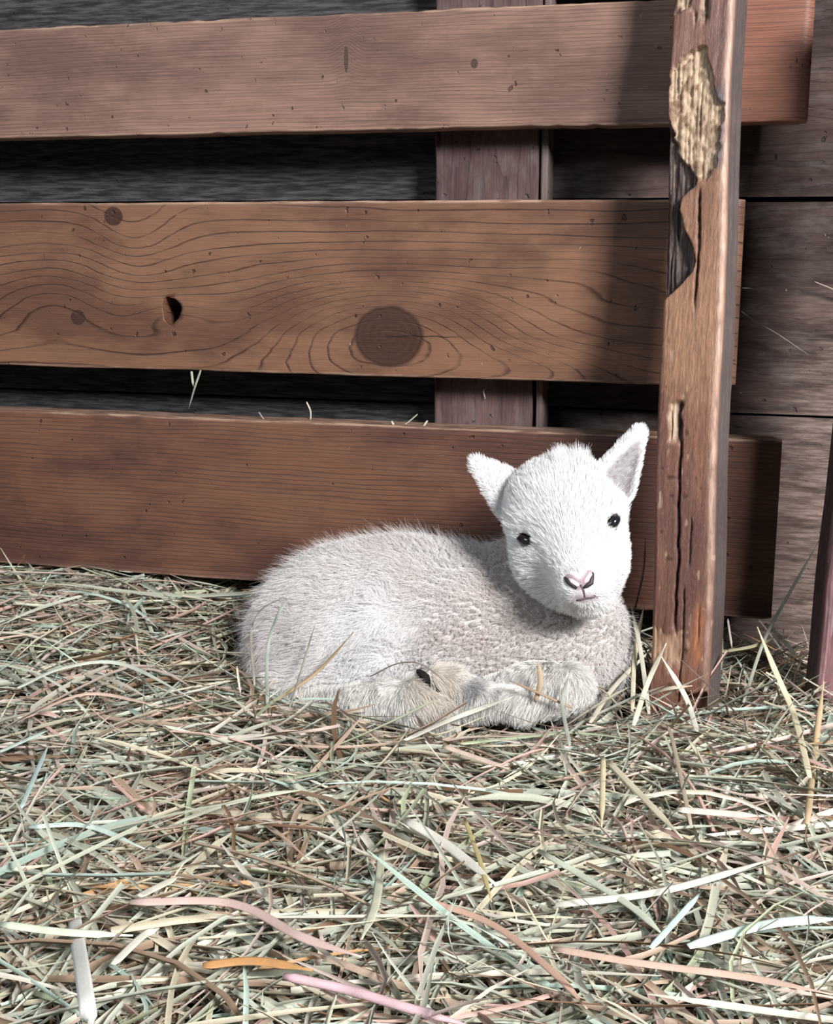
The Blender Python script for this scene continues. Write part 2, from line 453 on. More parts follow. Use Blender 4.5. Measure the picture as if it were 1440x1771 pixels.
def damage_main(u, T, L, front, a, b, seed):
    yv = np.array([0, 200, 400, 600, 800, 1000, 1240]); tv = y2t(yv, L)
    Y = np.interp(T, tv[::-1], yv[::-1], left=1270, right=-60)
    Y = np.where(T > L, -(T - L) * 2000, Y)
    nz = fbm(np.stack([u * 5, T * 60, 0 * u], -1), 41, 4)
    nf = fbm(np.stack([u * 28, T * 22, 0 * u + 3], -1), 42, 3)      # long fibres
    nb = fbm(np.stack([u * 9, T * 160, 0 * u + 5], -1), 43, 4)
    stain = sstep(-.35, .45, fbm(np.stack([u * 2, T * 7, 0 * u], -1), 44, 4))
    # stained surface colours going down the post
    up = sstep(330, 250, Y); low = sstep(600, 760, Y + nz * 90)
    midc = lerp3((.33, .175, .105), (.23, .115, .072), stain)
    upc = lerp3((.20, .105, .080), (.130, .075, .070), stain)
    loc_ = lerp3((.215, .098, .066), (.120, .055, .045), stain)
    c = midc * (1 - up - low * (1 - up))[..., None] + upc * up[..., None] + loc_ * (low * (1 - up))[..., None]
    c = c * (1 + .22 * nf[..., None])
    dep = np.zeros_like(u)
    # A: eaten-out pale fibres
    yl = [88, 100, 130, 160, 200, 240, 270, 300, 318]; l = [.52, .25, .02, .0, .05, .12, .25, .45, .55]; r = [.55, .60, .68, .80, .90, .93, .86, .78, .66]
    A1 = np.interp(Y, yl, l); A2 = np.interp(Y, yl, r)
    w = nz * .10 + nb * .05
    mA = sstep(-.02, .03, u - A1 + w) * sstep(-.02, .03, A2 - u + w) * sstep(86, 98, Y + nb * 14) * sstep(322, 308, Y + nb * 14)
    dep = dep + mA * (.0048 + .0022 * nf + .0026 * nb)
    fibre = lerp3((.50, .37, .25), (.22, .13, .075), sstep(-.1, .5, -nb)) * (1 + .3 * nf[..., None])
    c = c * (1 - mA[..., None]) + fibre * mA[..., None]
    # B: dark hollow along the left edge
    yl = [200, 250, 300, 325, 345, 365, 400, 430, 455, 470, 490, 505, 522]; r = [.02, .20, .55, .50, .28, .26, .34, .46, .52, .48, .32, .18, .0]
    B2 = np.interp(Y, yl, r)
    mB = sstep(-.02, .035, B2 - u + nz * .035) * sstep(190, 240, Y) * sstep(528, 516, Y) * (1 - mA)
    dep = dep + mB * (.0105 + .0045 * nf)
    hol = lerp3((.045, .030, .027), (.20, .15, .135), sstep(.15, .5, nf + .15 * nz))
    c = c * (1 - mB[..., None]) + hol * mB[..., None]
    # C: small torn pocket
    mC = sstep(688, 700, Y) * sstep(770, 748, Y) * sstep(.20, .25, u + nz * .08) * sstep(.47, .40, u + nz * .10)
    dep = dep + mC * (.004 + .003 * nf + .004 * sstep(.33, .4, u))
    pc = lerp3((.56, .40, .28), (.05, .03, .025), sstep(.31, .37, u + nz * .04))
    c = c * (1 - mC[..., None]) + pc * mC[..., None]
    # top left flaked corner
    mD = sstep(40, 15, Y + nz * 50) * sstep(.34, .25, u + nz * .2) + sstep(60, 30, Y) * sstep(.09, .03, np.abs(u - .56 - nz * .1))
    mD = np.clip(mD, 0, 1); dep = dep + mD * (.004 + .003 * nf)
    c = c * (1 - mD[..., None]) + lerp3((.46, .33, .23), (.06, .04, .03), sstep(-.1, .4, -nb)) * mD[..., None]
    # cracks
    def crack(uc, y0, y1, wd, dp):
        nonlocal dep, c
        cc = uc + nz * .035 + (Y - (y0 + y1) / 2) * -.00006
        m = np.exp(-((u - cc) / wd) ** 2) * sstep(y0, y0 + 30, Y) * sstep(y1, y1 - 40, Y)
        dep = dep + m * dp; c = c * (1 - .9 * m[..., None])
    crack(.56, 325, 545, .017, .009); crack(.56, -70, 62, .02, .008); crack(.42, 745, 1100, .020, .009)
    crack(.62, 880, 990, .012, .004); crack(.80, 1030, 1120, .012, .003); crack(.55, 1000, 1230, .012, .006)
    # scuffs and pale gouges
    g1 = .8 * sstep(.47, .60, fbm(np.stack([u * 9, T * 65, 0 * u + 9], -1), 47, 3)) * (.55 * sstep(560, 640, Y) + .15)
    dep = dep + g1 * .0006
    c = c * (1 - .75 * g1[..., None]) + np.array((.56, .40, .28)) * .75 * g1[..., None]
    mE = sstep(1010, 1050, Y) * sstep(1180, 1130, Y) * sstep(-.02, .25, fbm(np.stack([u * 4, T * 30, 0 * u + 2], -1), 51, 4)) * sstep(.62, .48, u + nz * .1)
    dep = dep + mE * (.0016 + .001 * nf)
    c = c * (1 - .8 * mE[..., None]) + lerp3((.52, .35, .23), (.30, .17, .10), stain) * .8 * mE[..., None]
    mO = np.exp(-((u - .80) / .09) ** 2) * sstep(1020, 1060, Y) * sstep(1160, 1110, Y + nz * 30)
    c = c * (1 - .7 * mO[..., None]) + np.array((.42, .16, .07)) * .7 * mO[..., None]
    # small worm pits
    pit = sstep(.62, .72, vnoise(np.stack([a * 190, b * 190, T * 120], -1), 77)) * sstep(540, 640, Y)
    dep = dep + pit * .0006; c = c * (1 - .5 * pit[..., None])
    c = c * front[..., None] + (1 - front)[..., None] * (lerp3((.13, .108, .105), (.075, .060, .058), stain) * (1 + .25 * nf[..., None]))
    # worn pale arris along the right corner
    ar = np.exp(-((a - (.5 * .056 - .0022)) / .0030) ** 2) * np.exp(-((b + .023) / .006) ** 2)
    ar = ar * (.75 + .5 * nz) * (.45 + .55 * sstep(1150, 500, Y))
    c = c * (1 - np.clip(ar, 0, 1)[..., None]) + np.array((.66, .45, .36)) * np.clip(ar, 0, 1)[..., None]
    # blueish smear beside the eaten patch
    bl = sstep(.62, .76, u + nz * .15) * sstep(.98, .9, u) * sstep(150, 185, Y) * sstep(310, 285, Y) * (1 - mA) * front
    c = c * (1 - .75 * bl[..., None]) + lerp3((.17, .16, .19), (.09, .085, .10), sstep(-.2, .4, nb)) * .75 * bl[..., None]
    # bottom notch
    mN = sstep(1188, 1200, Y + 40 * np.abs(u - .75)) * sstep(.58, .62, u) * sstep(1.02, .93, u)
    dep = dep + mN * .016
    return dep, np.clip(c, .004, 1)

t = NT('worn_post_wood')
cc = t.attr()
xyz = t.coord((500, 500, 9)); fb = t.noise(xyz, 1, 4, .6)
fb2 = t.noise(t.coord((1600, 1600, 60)), 1, 2, .6)
cc = t.mix(t.rng(fb, .35, .7, .0, .42), cc, (.05, .028, .022))
cc = t.mix(t.rng(fb2, .55, .75, .0, .25), cc, (.55, .38, .28))
M_POST = t.done(cc, t.rng(fb, .3, .7, .42, .6), t.bump(t.add(fb, t.mul(fb2, .4)), .0009, .9), .35)
pb = aty(1183, 1240, -.14); pt = aty(1229, 0, -.055)
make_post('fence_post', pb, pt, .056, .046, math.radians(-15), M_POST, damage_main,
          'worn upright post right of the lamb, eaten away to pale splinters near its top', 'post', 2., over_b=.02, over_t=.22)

def damage_plain(u, T, L, front, a, b, seed):
    nz = fbm(np.stack([u * 5, T * 30, 0 * u], -1), 61, 4); nf = fbm(np.stack([u * 22, T * 16, 0 * u + 3], -1), 62, 3)
    c = lerp3((.25, .125, .135), (.140, .072, .082), sstep(-.4, .5, nz + nf * .5))
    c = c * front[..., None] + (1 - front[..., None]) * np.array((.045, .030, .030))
    g = sstep(.28, .42, nf + .3 * nz) * front * .5
    c = c * (1 - g[..., None]) + np.array((.42, .32, .33)) * g[..., None]
    return nf * .0008 + sstep(.3, .5, nz) * .001, c
rb = aty(1440, 1235, -.095); rt = aty(1500, 745, -.095)
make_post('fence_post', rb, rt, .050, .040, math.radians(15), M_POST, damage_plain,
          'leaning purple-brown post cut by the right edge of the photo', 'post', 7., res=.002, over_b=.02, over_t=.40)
# ------------------------------------------------------------------ the lamb: one continuous body grown from an implicit surface
def ppm(Y, px=700, py=1000):
    p = aty(px, py, Y); return FPX / np.dot(p - CAM, _f)

def smin(a, b, k):
    h = np.clip(.5 + .5 * (b - a) / k, 0, 1)
    return b * (1 - h) + a * h - k * h * (1 - h)

def frame(fwd, side_hint):
    """columns: side, forward, up"""
    fwd = np.array(fwd, float); fwd /= np.linalg.norm(fwd)
    s = np.array(side_hint, float); s -= fwd * s.dot(fwd); s /= np.linalg.norm(s)
    return np.stack([s, fwd, np.cross(s, fwd)], 0)

def sd_ell(p, c, r, R=None):
    q = p - np.asarray(c); r = np.asarray(r)
    if R is not None: q = q @ R.T
    k0 = np.linalg.norm(q / r, axis=-1); k1 = np.linalg.norm(q / (r * r), axis=-1) + 1e-9
    return k0 * (k0 - 1) / k1

def sd_cap(p, a, b, ra, rb):
    a = np.asarray(a); b = np.asarray(b); ba = b - a; pa = p - a
    h = np.clip((pa @ ba) / ba.dot(ba), 0, 1)
    return np.linalg.norm(pa - h[..., None] * ba, axis=-1) - (ra + (rb - ra) * h)

A_ = aty
PR = []                    # (group, kind, data, blend)
def ell(g, c, r, k=.02, R=None, sub=False): PR.append((g, 'e', (np.array(c), np.array(r), R), k, sub))
def cap(g, a, b, ra, rb, k=.015): PR.append((g, 'c', (np.array(a), np.array(b), ra, rb), k, False))

BODY, HEAD, LEG, EAR = 0, 1, 2, 3
# trunk
ell(BODY, A_(705, 1100, -.105), (.128, .082, .100), .02)
ell(BODY, A_(570, 1110, -.100), (.072, .078, .087), .04)
ell(BODY, A_(505, 1125, -.115), (.036, .050, .058), .03)
ell(BODY, A_(850, 1105, -.105), (.090, .074, .083), .03)
ell(BODY, A_(950, 1115, -.110), (.062, .066, .068), .03)
ell(BODY, A_(1010, 1115, -.120), (.038, .052, .055), .03)
cap(BODY, A_(930, 1050, -.095), A_(975, 945, -.085), .056, .046, .03)       # neck
cap(BODY, A_(472, 1085, -.100), A_(458, 1180, -.120), .017, .013, .02)      # tail against the rump
# haunch
ell(BODY, A_(597, 1125, -.160), (.058, .036, .056), .018)
ell(BODY, A_(646, 1118, -.172), (.018, .024, .044), .02)
cap(BODY, A_(655, 1150, -.180), A_(505, 1185, -.184), .022, .018, .015)
cap(LEG, A_(560, 1192, -.180), A_(485, 1192, -.182), .017, .019, .02)
# hind cannon and foot lying along the hay
cap(LEG, A_(480, 1200, -.185), A_(640, 1212, -.205), .017, .0170, .012)
cap(LEG, A_(640, 1212, -.205), A_(722, 1213, -.212), .0175, .0200, .012)
cap(LEG, A_(722, 1213, -.212), A_(765, 1238, -.214), .0200, .0150, .012)
cap(LEG, A_(768, 1230, -.214), A_(720, 1243, -.222), .0125, .0100, .010)
# fore leg: forearm to knee, cannon folded back, pastern
cap(LEG, A_(860, 1188, -.172), A_(972, 1188, -.190), .0175, .0175, .015)
ell(LEG, A_(935, 1176, -.180), (.026, .018, .0145), .02)
cap(LEG, A_(985, 1192, -.190), A_(905, 1217, -.206), .0190, .0130, .012)
cap(LEG, A_(905, 1217, -.206), A_(822, 1212, -.206), .0130, .0125, .010)
cap(LEG, A_(822, 1212, -.206), A_(775, 1182, -.198), .0150, .0135, .010)
cap(LEG, A_(775, 1182, -.200), A_(752, 1172, -.202), .0125, .0085, .008)
cap(LEG, A_(765, 1180, -.202), A_(748, 1174, -.211), .0105, .0080, .006)
# head
ell(HEAD, A_(972, 868, -.145), (.0500, .052, .0420), .02)
ell(HEAD, A_(980, 925, -.150), (.0500, .044, .0480), .02)
ell(HEAD, A_(990, 972, -.160), (.0420, .038, .0400), .02)
cap(HEAD, A_(990, 930, -.180), A_(1004, 1005, -.216), .030, .0215, .02)
cap(HEAD, A_(1000, 995, -.165), A_(1014, 1028, -.200), .032, .0165, .02)
ell(HEAD, A_(1014, 1036, -.198), (.0165, .014, .0110), .012)
ell(HEAD, A_(922, 905, -.172), (.017, .012, .011), .02)     # brows
ell(HEAD, A_(1044, 880, -.170), (.017, .012, .011), .02)
ell(HEAD, A_(932, 965, -.170), (.018, .018, .022), .02)     # cheeks
ell(HEAD, A_(1044, 960, -.172), (.014, .018, .026), .02)
# ears: thin cupped leaves
e0, e1 = A_(888, 860, -.135), A_(824, 803, -.155)
Rl = frame(e1 - e0, (-.15, .80, -.55))
PR.append((EAR, 'f', (e0, e1, .0245, .0080, Rl, 2.3, 0.), .008, False))
f0, f1 = A_(1058, 838, -.135), A_(1103, 752, -.122)
Rr = frame(f1 - f0, (.66, -.74, -.1))
PR.append((EAR, 'f', (f0, f1, .0265, .0090, Rr, 2.2, 0.), .008, False))
# carved shapes
SUBS = [('f', (e0, e1 - (e1 - e0) * .06, .0195, .0050, Rl, 2.0, .0075), .003),
        ('f', (f0, f1 - (f1 - f0) * .06, .0205, .0055, Rr, 1.9, .0085), .003)]

def sd_leaf(p, a, b, ra, rb, R, k, off):
    o = a + R[0] * off
    q = (p - o) @ R.T; q = q * np.array([k, 1, 1])
    e = (b - a) @ R.T
    h = np.clip((q @ e) / e.dot(e), 0, 1)
    rad = ra + (rb - ra) * h ** 1.15
    return (np.linalg.norm(q - h[..., None] * e, axis=-1) - rad) * .55

def _d(kind, data, p):
    return sd_ell(p, *data) if kind == 'e' else sd_cap(p, *data) if kind == 'c' else sd_leaf(p, *data)

def _grp(p, g):
    d = None
    for (gg, kd, dt, k, s) in PR:
        if gg != g: continue
        q = _d(kd, dt, p)
        d = q if d is None else smin(d, q, k)
    return d

def lamb_sdf(p, extra=True):
    b = _grp(p, BODY); l = _grp(p, LEG); h = _grp(p, HEAD); e = _grp(p, EAR)
    d = smin(b, l, .005); d = smin(d, h, .012); d = smin(d, e, .008)
    for kd, dt, k in SUBS + (FACE_SUBS if extra else []):
        q = -_d(kd, dt, p)
        d = -smin(-d, -q, k)
    return d

FACE_SUBS = []
def hit(px, py, near=.95):
    """first point of the lamb's surface seen along a ray"""
    v = ray(px, py); v = v / np.linalg.norm(v); tt = near
    for _ in range(200):
        d = float(lamb_sdf((CAM + v * tt)[None, :], False)[0])
        if d < 2e-4: return CAM + v * tt
        tt += d * .7
        if tt > 2: break
    return None
def grad(p, e=8e-4, extra=True):
    g = np.zeros_like(p)
    for i in range(3):
        o = np.zeros(3); o[i] = e
        g[..., i] = lamb_sdf(p + o, extra) - lamb_sdf(p - o, extra)
    return g / (np.linalg.norm(g, axis=-1, keepdims=True) + 1e-12)

UPH = aty(985, 800, -.15) - aty(1010, 1020, -.15); UPH /= np.linalg.norm(UPH)      # up the tilted face
RTH = aty(1062, 903, -.15) - aty(907, 934, -.15); RTH /= np.linalg.norm(RTH)       # across the face
EYES = []
for (ex, ey) in ((908, 935), (1062, 903)):
    p = hit(ex, ey); n = grad(p[None, :], extra=False)[0]
    n = n - np.array(_f) * .4; n /= np.linalg.norm(n)
    EYES.append((p, n))
    FACE_SUBS.append(('e', (p + n * .001, np.array((.0090, .0060, .0048)), frame(n, RTH)), .003))
NS = []
for (x0, y0, x1, y1) in ((981, 1000, 999, 1012), (1009, 1010, 1021, 992)):
    a = hit(x0, y0); b = hit(x1, y1); NS.append((a, b))
mouth = [hit(*q) for q in ((1004, 1011), (1009, 1022), (1011, 1033))]
lip = [hit(*q) for q in ((994, 1038), (1003, 1037), (1012, 1034), (1024, 1033), (1036, 1031))]

def surface_net(sdf, lo, hi, h):
    n = [int(math.ceil((hi[i] - lo[i]) / h)) + 1 for i in range(3)]
    ax = [lo[i] + h * np.arange(n[i]) for i in range(3)]
    G = np.ones(n, np.float32)
    # coarse pass, then refine only near the surface
    cs = 8
    for ix in range(0, n[0], cs):
        XX, YY, ZZ = np.meshgrid([ax[0][min(ix + cs // 2, n[0] - 1)]], ax[1][cs // 2::cs], ax[2][cs // 2::cs], indexing='ij')
        C = sdf(np.stack([XX, YY, ZZ], -1))[0]
        for jy in range(C.shape[0]):
            for kz in range(C.shape[1]):
                cv = C[jy, kz]; s = np.s_[ix:ix + cs, jy * cs:jy * cs + cs, kz * cs:kz * cs + cs]
                if abs(cv) > h * cs * 1.6: G[s] = np.sign(cv)
                else:
                    XX, YY, ZZ = np.meshgrid(ax[0][s[0]], ax[1][s[1]], ax[2][s[2]], indexing='ij')
                    G[s] = sdf(np.stack([XX, YY, ZZ], -1))
    S = G < 0
    corners = [(a, b, c) for a in (0, 1) for b in (0, 1) for c in (0, 1)]
    m = [k - 1 for k in n]
    def sl(a, b, c, A=G): return A[a:a + m[0], b:b + m[1], c:c + m[2]]
    cnt = sum(sl(*c, A=S).astype(np.int8) for c in corners)
    act = (cnt > 0) & (cnt < 8)
    idx = -np.ones(m, np.int64); ii = np.argwhere(act); idx[act] = np.arange(len(ii))
    acc = np.zeros((len(ii), 3)); num = np.zeros(len(ii))
    val = {c: sl(*c)[act].astype(float) for c in corners}
    for a in corners:
        for b in corners:
            dlt = np.array(b) - np.array(a)
            if dlt.sum() != 1 or np.any(dlt < 0): continue
            va, vb = val[a], val[b]; cr = (va < 0) != (vb < 0)
            tpar = np.where(cr, va / np.where(cr, va - vb, 1), 0)
            pos = np.array(a) + tpar[:, None] * dlt
            acc[cr] += pos[cr]; num[cr] += 1
    V = (ii + acc / num[:, None]) * h + np.array(lo)
    F = []
    for d in range(3):
        o1, o2 = (d + 1) % 3, (d + 2) % 3
        s0 = [slice(1, m[k]) for k in range(3)]; s0[d] = slice(0, m[d])
        A0 = S[tuple(s0)]; s1 = list(s0); s1[d] = slice(1, m[d] + 1)
        B0 = S[tuple(s1)]
        cr = np.argwhere(A0 != B0)
        base_ = cr + np.array([0 if k == d else 1 for k in range(3)])
        e1_ = np.zeros(3, int); e1_[o1] = 1; e2_ = np.zeros(3, int); e2_[o2] = 1
        q = [idx[tuple((base_ - e1_ - e2_).T)], idx[tuple((base_ - e2_).T)], idx[tuple(base_.T)], idx[tuple((base_ - e1_).T)]]
        q = np.stack(q, -1); flip = ~A0[tuple(cr.T)]
        q[flip] = q[flip][:, ::-1]; F.append(q)
    F = np.concatenate(F); F = F[(F >= 0).all(1)]
    return V, F

LV, LF = surface_net(lamb_sdf, (-.17, -.27, -.075), (.33, .010, .335), .0017)
gV = np.stack([_grp(LV, g) for g in range(4)], -1)
which = np.argmin(gV, -1)

def coat(P, which):
    """coat colour of a point on the lamb"""
    px = P
    wool = np.array((.775, .745, .735)); face = np.array((.88, .88, .885)); leg = np.array((.80, .78, .75))
    c = np.where((which == HEAD)[:, None], face, np.where((which == LEG)[:, None], leg, wool))
    c = np.where((which == EAR)[:, None], np.array((.86, .85, .86)), c)
    inn = np.minimum(_d(*SUBS[0][:2], P), _d(*SUBS[1][:2], P))
    f = ((which == EAR) * sstep(.0014, -.0006, inn) * .8)[:, None]; c = c * (1 - f) + np.array((.34, .30, .32)) * f
    n = fbm(P * 26, 71, 3); n2 = fbm(P * 9 + 4, 72, 3)
    body = (which == BODY)
    f = (body * sstep(-.2, .6, n) * .34)[:, None]
    c = c * (1 - f) + np.array((.60, .47, .45)) * f
    cn = aty(905, 1085, -.19); d = np.linalg.norm((P - cn) * np.array((1, .5, 1)), axis=-1)
    f = (body * sstep(.11, .02, d + n2 * .02) * .22)[:, None]
    c = c * (1 - f) + np.array((.66, .55, .47)) * f
    if len(NS):
        nc = (NS[0][0] + NS[0][1] + NS[1][0] + NS[1][1]) / 4
        f = (sstep(.021, .008, np.linalg.norm(P - nc, axis=-1)) * .5)[:, None]; c = c * (1 - f) + np.array((.60, .56, .61)) * f
        mc = lip[2]; d = np.linalg.norm((P - mc) * np.array((.8, 1, 1.5)), axis=-1)
        f = (sstep(.013, .004, d) * .65)[:, None]; c = c * (1 - f) + np.array((.42, .33, .37)) * f
    hn = np.linalg.norm((P - aty(640, 1120, -.18)) * np.array((1.3, .5, .8)), axis=-1)
    f = (body * sstep(.075, .03, hn + n2 * .015) * .8)[:, None]; c = c * (1 - f) + np.array((.86, .855, .86)) * f
    for q, rad, col, am in ((aty(755, 1190, -.21), .034, (.60, .50, .40), .55), (aty(735, 1232, -.22), .022, (.50, .46, .42), .5),
                            (aty(815, 1190, -.21), .014, (.30, .29, .30), .75), (aty(848, 1225, -.22), .02, (.55, .54, .53), .4)):
        d = np.linalg.norm((P - q) * np.array((1, .5, 1)), axis=-1)
        f = (sstep(rad, rad * .3, d + n * .006) * am * (which == LEG))[:, None]
        c = c * (1 - f) + np.array(col) * f
    return c

LC = coat(LV, which)
# pink skin around nose and lips, dark rims of the eyes
def near_seg(P, a, b):
    ba = b - a; h = np.clip(((P - a) @ ba) / ba.dot(ba), 0, 1); return np.linalg.norm(P - a - h[:, None] * ba, axis=-1)
for a, b in NS:
    f = sstep(.0065, .003, near_seg(LV, a, b))[:, None]; LC = LC * (1 - f) + np.array((.36, .27, .30)) * f
for p, n in EYES:
    f = sstep(.0105, .0070, np.linalg.norm(LV - p, axis=-1))[:, None]; LC = LC * (1 - f) + np.array((.04, .035, .04)) * f
for a, b in zip(lip[:-1], lip[1:]):
    f = sstep(.0040, .0015, near_seg(LV, a, b))[:, None] * .7; LC = LC * (1 - f) + np.array((.40, .33, .36)) * f
t = NT('lamb_skin_and_wool')
nz = t.noise(t.coord((420, 420, 420)), 1, 3, .6)
t.b.inputs['Subsurface Weight'].default_value = .15; t.b.inputs['Subsurface Radius'].default_value = (.006, .004, .003)
M_SKIN = t.done(t.mix(t.rng(nz, .35, .65, 0, .12), t.attr(), (.45, .38, .36)), .85, t.bump(nz, .0012, .7), .15)
LOC = tuple(aty(720, 1215, -.11))
lamb = mesh_obj('lamb', LV, LF, M_SKIN, smooth=True, col=LC, loc=LOC)
tag(lamb, 'white newborn lamb curled up on the hay against the rails, face towards the camera', 'lamb')
LOCa = np.array(LOC)

# eyes, nose, mouth, hooves -------------------------------------------------
def uvblob(c, r, R, nu=24, nv=14):
    vs = []; fs = []
    for i in range(nv + 1):
        ph = math.pi * i / nv
        for j in range(nu):
            th = 2 * math.pi * j / nu
            q = np.array((math.sin(ph) * math.cos(th), math.sin(ph) * math.sin(th), math.cos(ph))) * r
            vs.append(np.array(c) + R.T @ q)
    for i in range(nv):
        for j in range(nu):
            fs.append((i * nu + j, i * nu + (j + 1) % nu, (i + 1) * nu + (j + 1) % nu, (i + 1) * nu + j))
    return vs, fs
t = NT('eye_dark'); M_EYE = t.done((.012, .010, .014), .12, None, .6)
t = NT('nose_pink'); M_NOSE = t.done((.80, .62, .68), .42, None, .5)
t = NT('dark_skin'); M_DARK = t.done((.030, .022, .026), .5, None, .4)
t = NT('lip_skin'); M_LIP = t.done((.13, .10, .11), .7, None, .2)
t = NT('hoof_horn'); M_HOOF = t.done((.018, .015, .015), .9, None, .05)
def part(name, vs, fs, mat, label=None, col=None):
    o = mesh_obj(name, np.array(vs) - LOCa, fs, mat, parent=lamb, smooth=True, col=col)
    if label: o['label'] = label
    return o
for k, (p, n) in enumerate(EYES):
    vs, fs = uvblob(p - n * .0016, ((.0094, .0054, .0053) if k == 0 else (.0078, .0052, .0048)), frame(n, RTH - UPH * .35 * (1 if k == 0 else -1.2)))
    part('eye', vs, fs, M_EYE, 'glossy dark eye')

def strip_tube(pts, rad, flat=1., k=10, up=None):
    pts = np.array(pts, float); n = len(pts); vs = []; fs = []
    rad = np.broadcast_to(rad, (n,))
    for i in range(n):
        tng = pts[min(i + 1, n - 1)] - pts[max(i - 1, 0)]; tng /= np.linalg.norm(tng)
        uu = np.array(up if up is not None else (0, 0, 1.)); uu = uu - tng * uu.dot(tng); uu /= np.linalg.norm(uu) + 1e-9
        ww = np.cross(tng, uu)
        for j in range(k):
            th = 2 * math.pi * j / k
            vs.append(pts[i] + uu * rad[i] * flat * math.cos(th) + ww * rad[i] * math.sin(th))
    for i in range(n - 1):
        for j in range(k): fs.append((i * k + j, i * k + (j + 1) % k, (i + 1) * k + (j + 1) % k, (i + 1) * k + j))
    fs += [tuple(range(k))[::-1], tuple((n - 1) * k + j for j in range(k))]
    return vs, fs
FW = -np.array(_f)
for a, b in NS:
    mid_ = (a + b) / 2
    vs, fs = strip_tube([a - FW * .0005, a * .6 + b * .4 + FW * .0008, b + FW * .0006, b - FW * .0010 + (b - a) * .12], [.0008, .0019, .0018, .0006], .5, 10, FW)
    part('nose_pad', vs, fs, M_NOSE, 'pale pink nose pad')
for pts_ in (((918, 944), (925, 950), (931, 960)), ((895, 923), (906, 921), (917, 927)), ((1050, 912), (1053, 907), (1056, 898)), ((1058, 893), (1066, 891), (1072, 897))):
    P3 = [hit(*q) + FW * .0006 for q in pts_]
    vs, fs = strip_tube(P3, [.0004, .0011, .0004], .5, 8, FW)
    part('eyelid_rim', vs, fs, M_DARK, 'dark rim at the edge of the eye')
# dark nostril slits beside each pad
for (q0, q1, q2) in (((976, 998), (985, 1008), (997, 1018)), ((1008, 1017), (1022, 1008), (1025, 990))):
    P3 = [hit(*q) + FW * .0002 for q in (q0, q1, q2)]
    vs, fs = strip_tube([P3[0], (P3[0] + P3[1]) / 2, P3[1], (P3[1] + P3[2]) / 2, P3[2]], [.0008, .0022, .0023, .0019, .0008], .6, 8, FW)
    part('nostril', vs, fs, M_DARK, 'dark nostril slit')
vs, fs = strip_tube([m_ + FW * .0001 for m_ in mouth], [.0008, .0009, .0005], .6, 8, FW)
part('lip_cleft', vs, fs, M_LIP, 'grey cleft below the nose')
vs, fs = strip_tube([m_ + FW * .0001 for m_ in lip], [.0003, .0008, .0011, .0009, .0003], .6, 8, FW)
part('mouth', vs, fs, M_LIP, 'thin closed mouth line')
# front hoof: two dark claws peeping out above the hind foot
for s in (0, 1):
    a = aty(762 - 3 * s, 1196, -.210 - .005 * s); b = aty(722 + 5 * s, 1160 + 4 * s, -.211 - .006 * s)
    vs, fs = strip_tube([a, a * .6 + b * .4, a * .28 + b * .72, b, b + (b - a) * .05], [.0040, .0066, .0064, .0028, .0008], .75, 12)
    part('hoof', vs, fs, M_HOOF, 'black front hoof')
for s in (0, 1):
    a = aty(726, 1243, -.222 - .005 * s); b = aty(700, 1250, -.226 - .005 * s)
    vs, fs = strip_tube([a, a * .6 + b * .4, a * .25 + b * .75, b, b + (b - a) * .12], [.0055, .0064, .0058, .0040, .0012], .8, 12)
    part('hoof', vs, fs, M_HOOF, 'dark hind hoof half sunk in the hay')

# ---- coat of hairs (curves), grown out of the body
def sample_roots(n, mask):
    tri = LF[:, [0, 1, 2, 0, 2, 3]].reshape(-1, 3); ar = np.linalg.norm(np.cross(LV[tri[:, 1]] - LV[tri[:, 0]], LV[tri[:, 2]] - LV[tri[:, 0]]), axis=-1)
    ar = ar * mask[tri].mean(1); ar /= ar.sum()
    k = RNG.choice(len(tri), n, p=ar); r1 = np.sqrt(RNG.random(n))[:, None]; r2 = RNG.random(n)[:, None]
    T_ = tri[k]; P = LV[T_[:, 0]] * (1 - r1) + LV[T_[:, 1]] * r1 * (1 - r2) + LV[T_[:, 2]] * r1 * r2
    return P
t = NT('wool_fibre'); t.b.inputs['Subsurface Weight'].default_value = 0
M_HAIR = t.done(t.attr(), .7, None, .12)

def hair_obj(name, P, col, rad, label):
    """P: n x k x 3 points"""
    n, k, _ = P.shape
    hc = bpy.data.hair_curves.new(name); hc.add_curves([k] * n)
    hc.attributes['position'].data.foreach_set('vector', (P - LOCa).astype(np.float32).ravel())
    ra = hc.attributes.get('radius') or hc.attributes.new('radius', 'FLOAT', 'POINT')
    ra.data.foreach_set('value', rad.astype(np.float32).ravel())
    ca = hc.attributes.new('Col', 'FLOAT_COLOR', 'CURVE')
    c4 = np.ones((n, 4), np.float32); c4[:, :3] = col; ca.data.foreach_set('color', c4.ravel())
    hc.materials.append(M_HAIR)
    o = bpy.data.objects.new(name, hc); COL.objects.link(o); o.parent = lamb
    if label: o['label'] = label
    return o

def tangent(n, v):
    tt = v - n * (n * v).sum(-1, keepdims=True); return tt / (np.linalg.norm(tt, axis=-1, keepdims=True) + 1e-9)

def grp_of(P): return np.argmin(np.stack([_grp(P, g) for g in range(4)], -1), -1)
eyeP = np.array([p for p, n in EYES]); noseP = np.array([(a + b) / 2 for a, b in NS] + [mouth[1], mouth[2]])
NOSE = (noseP[0] + noseP[1]) / 2

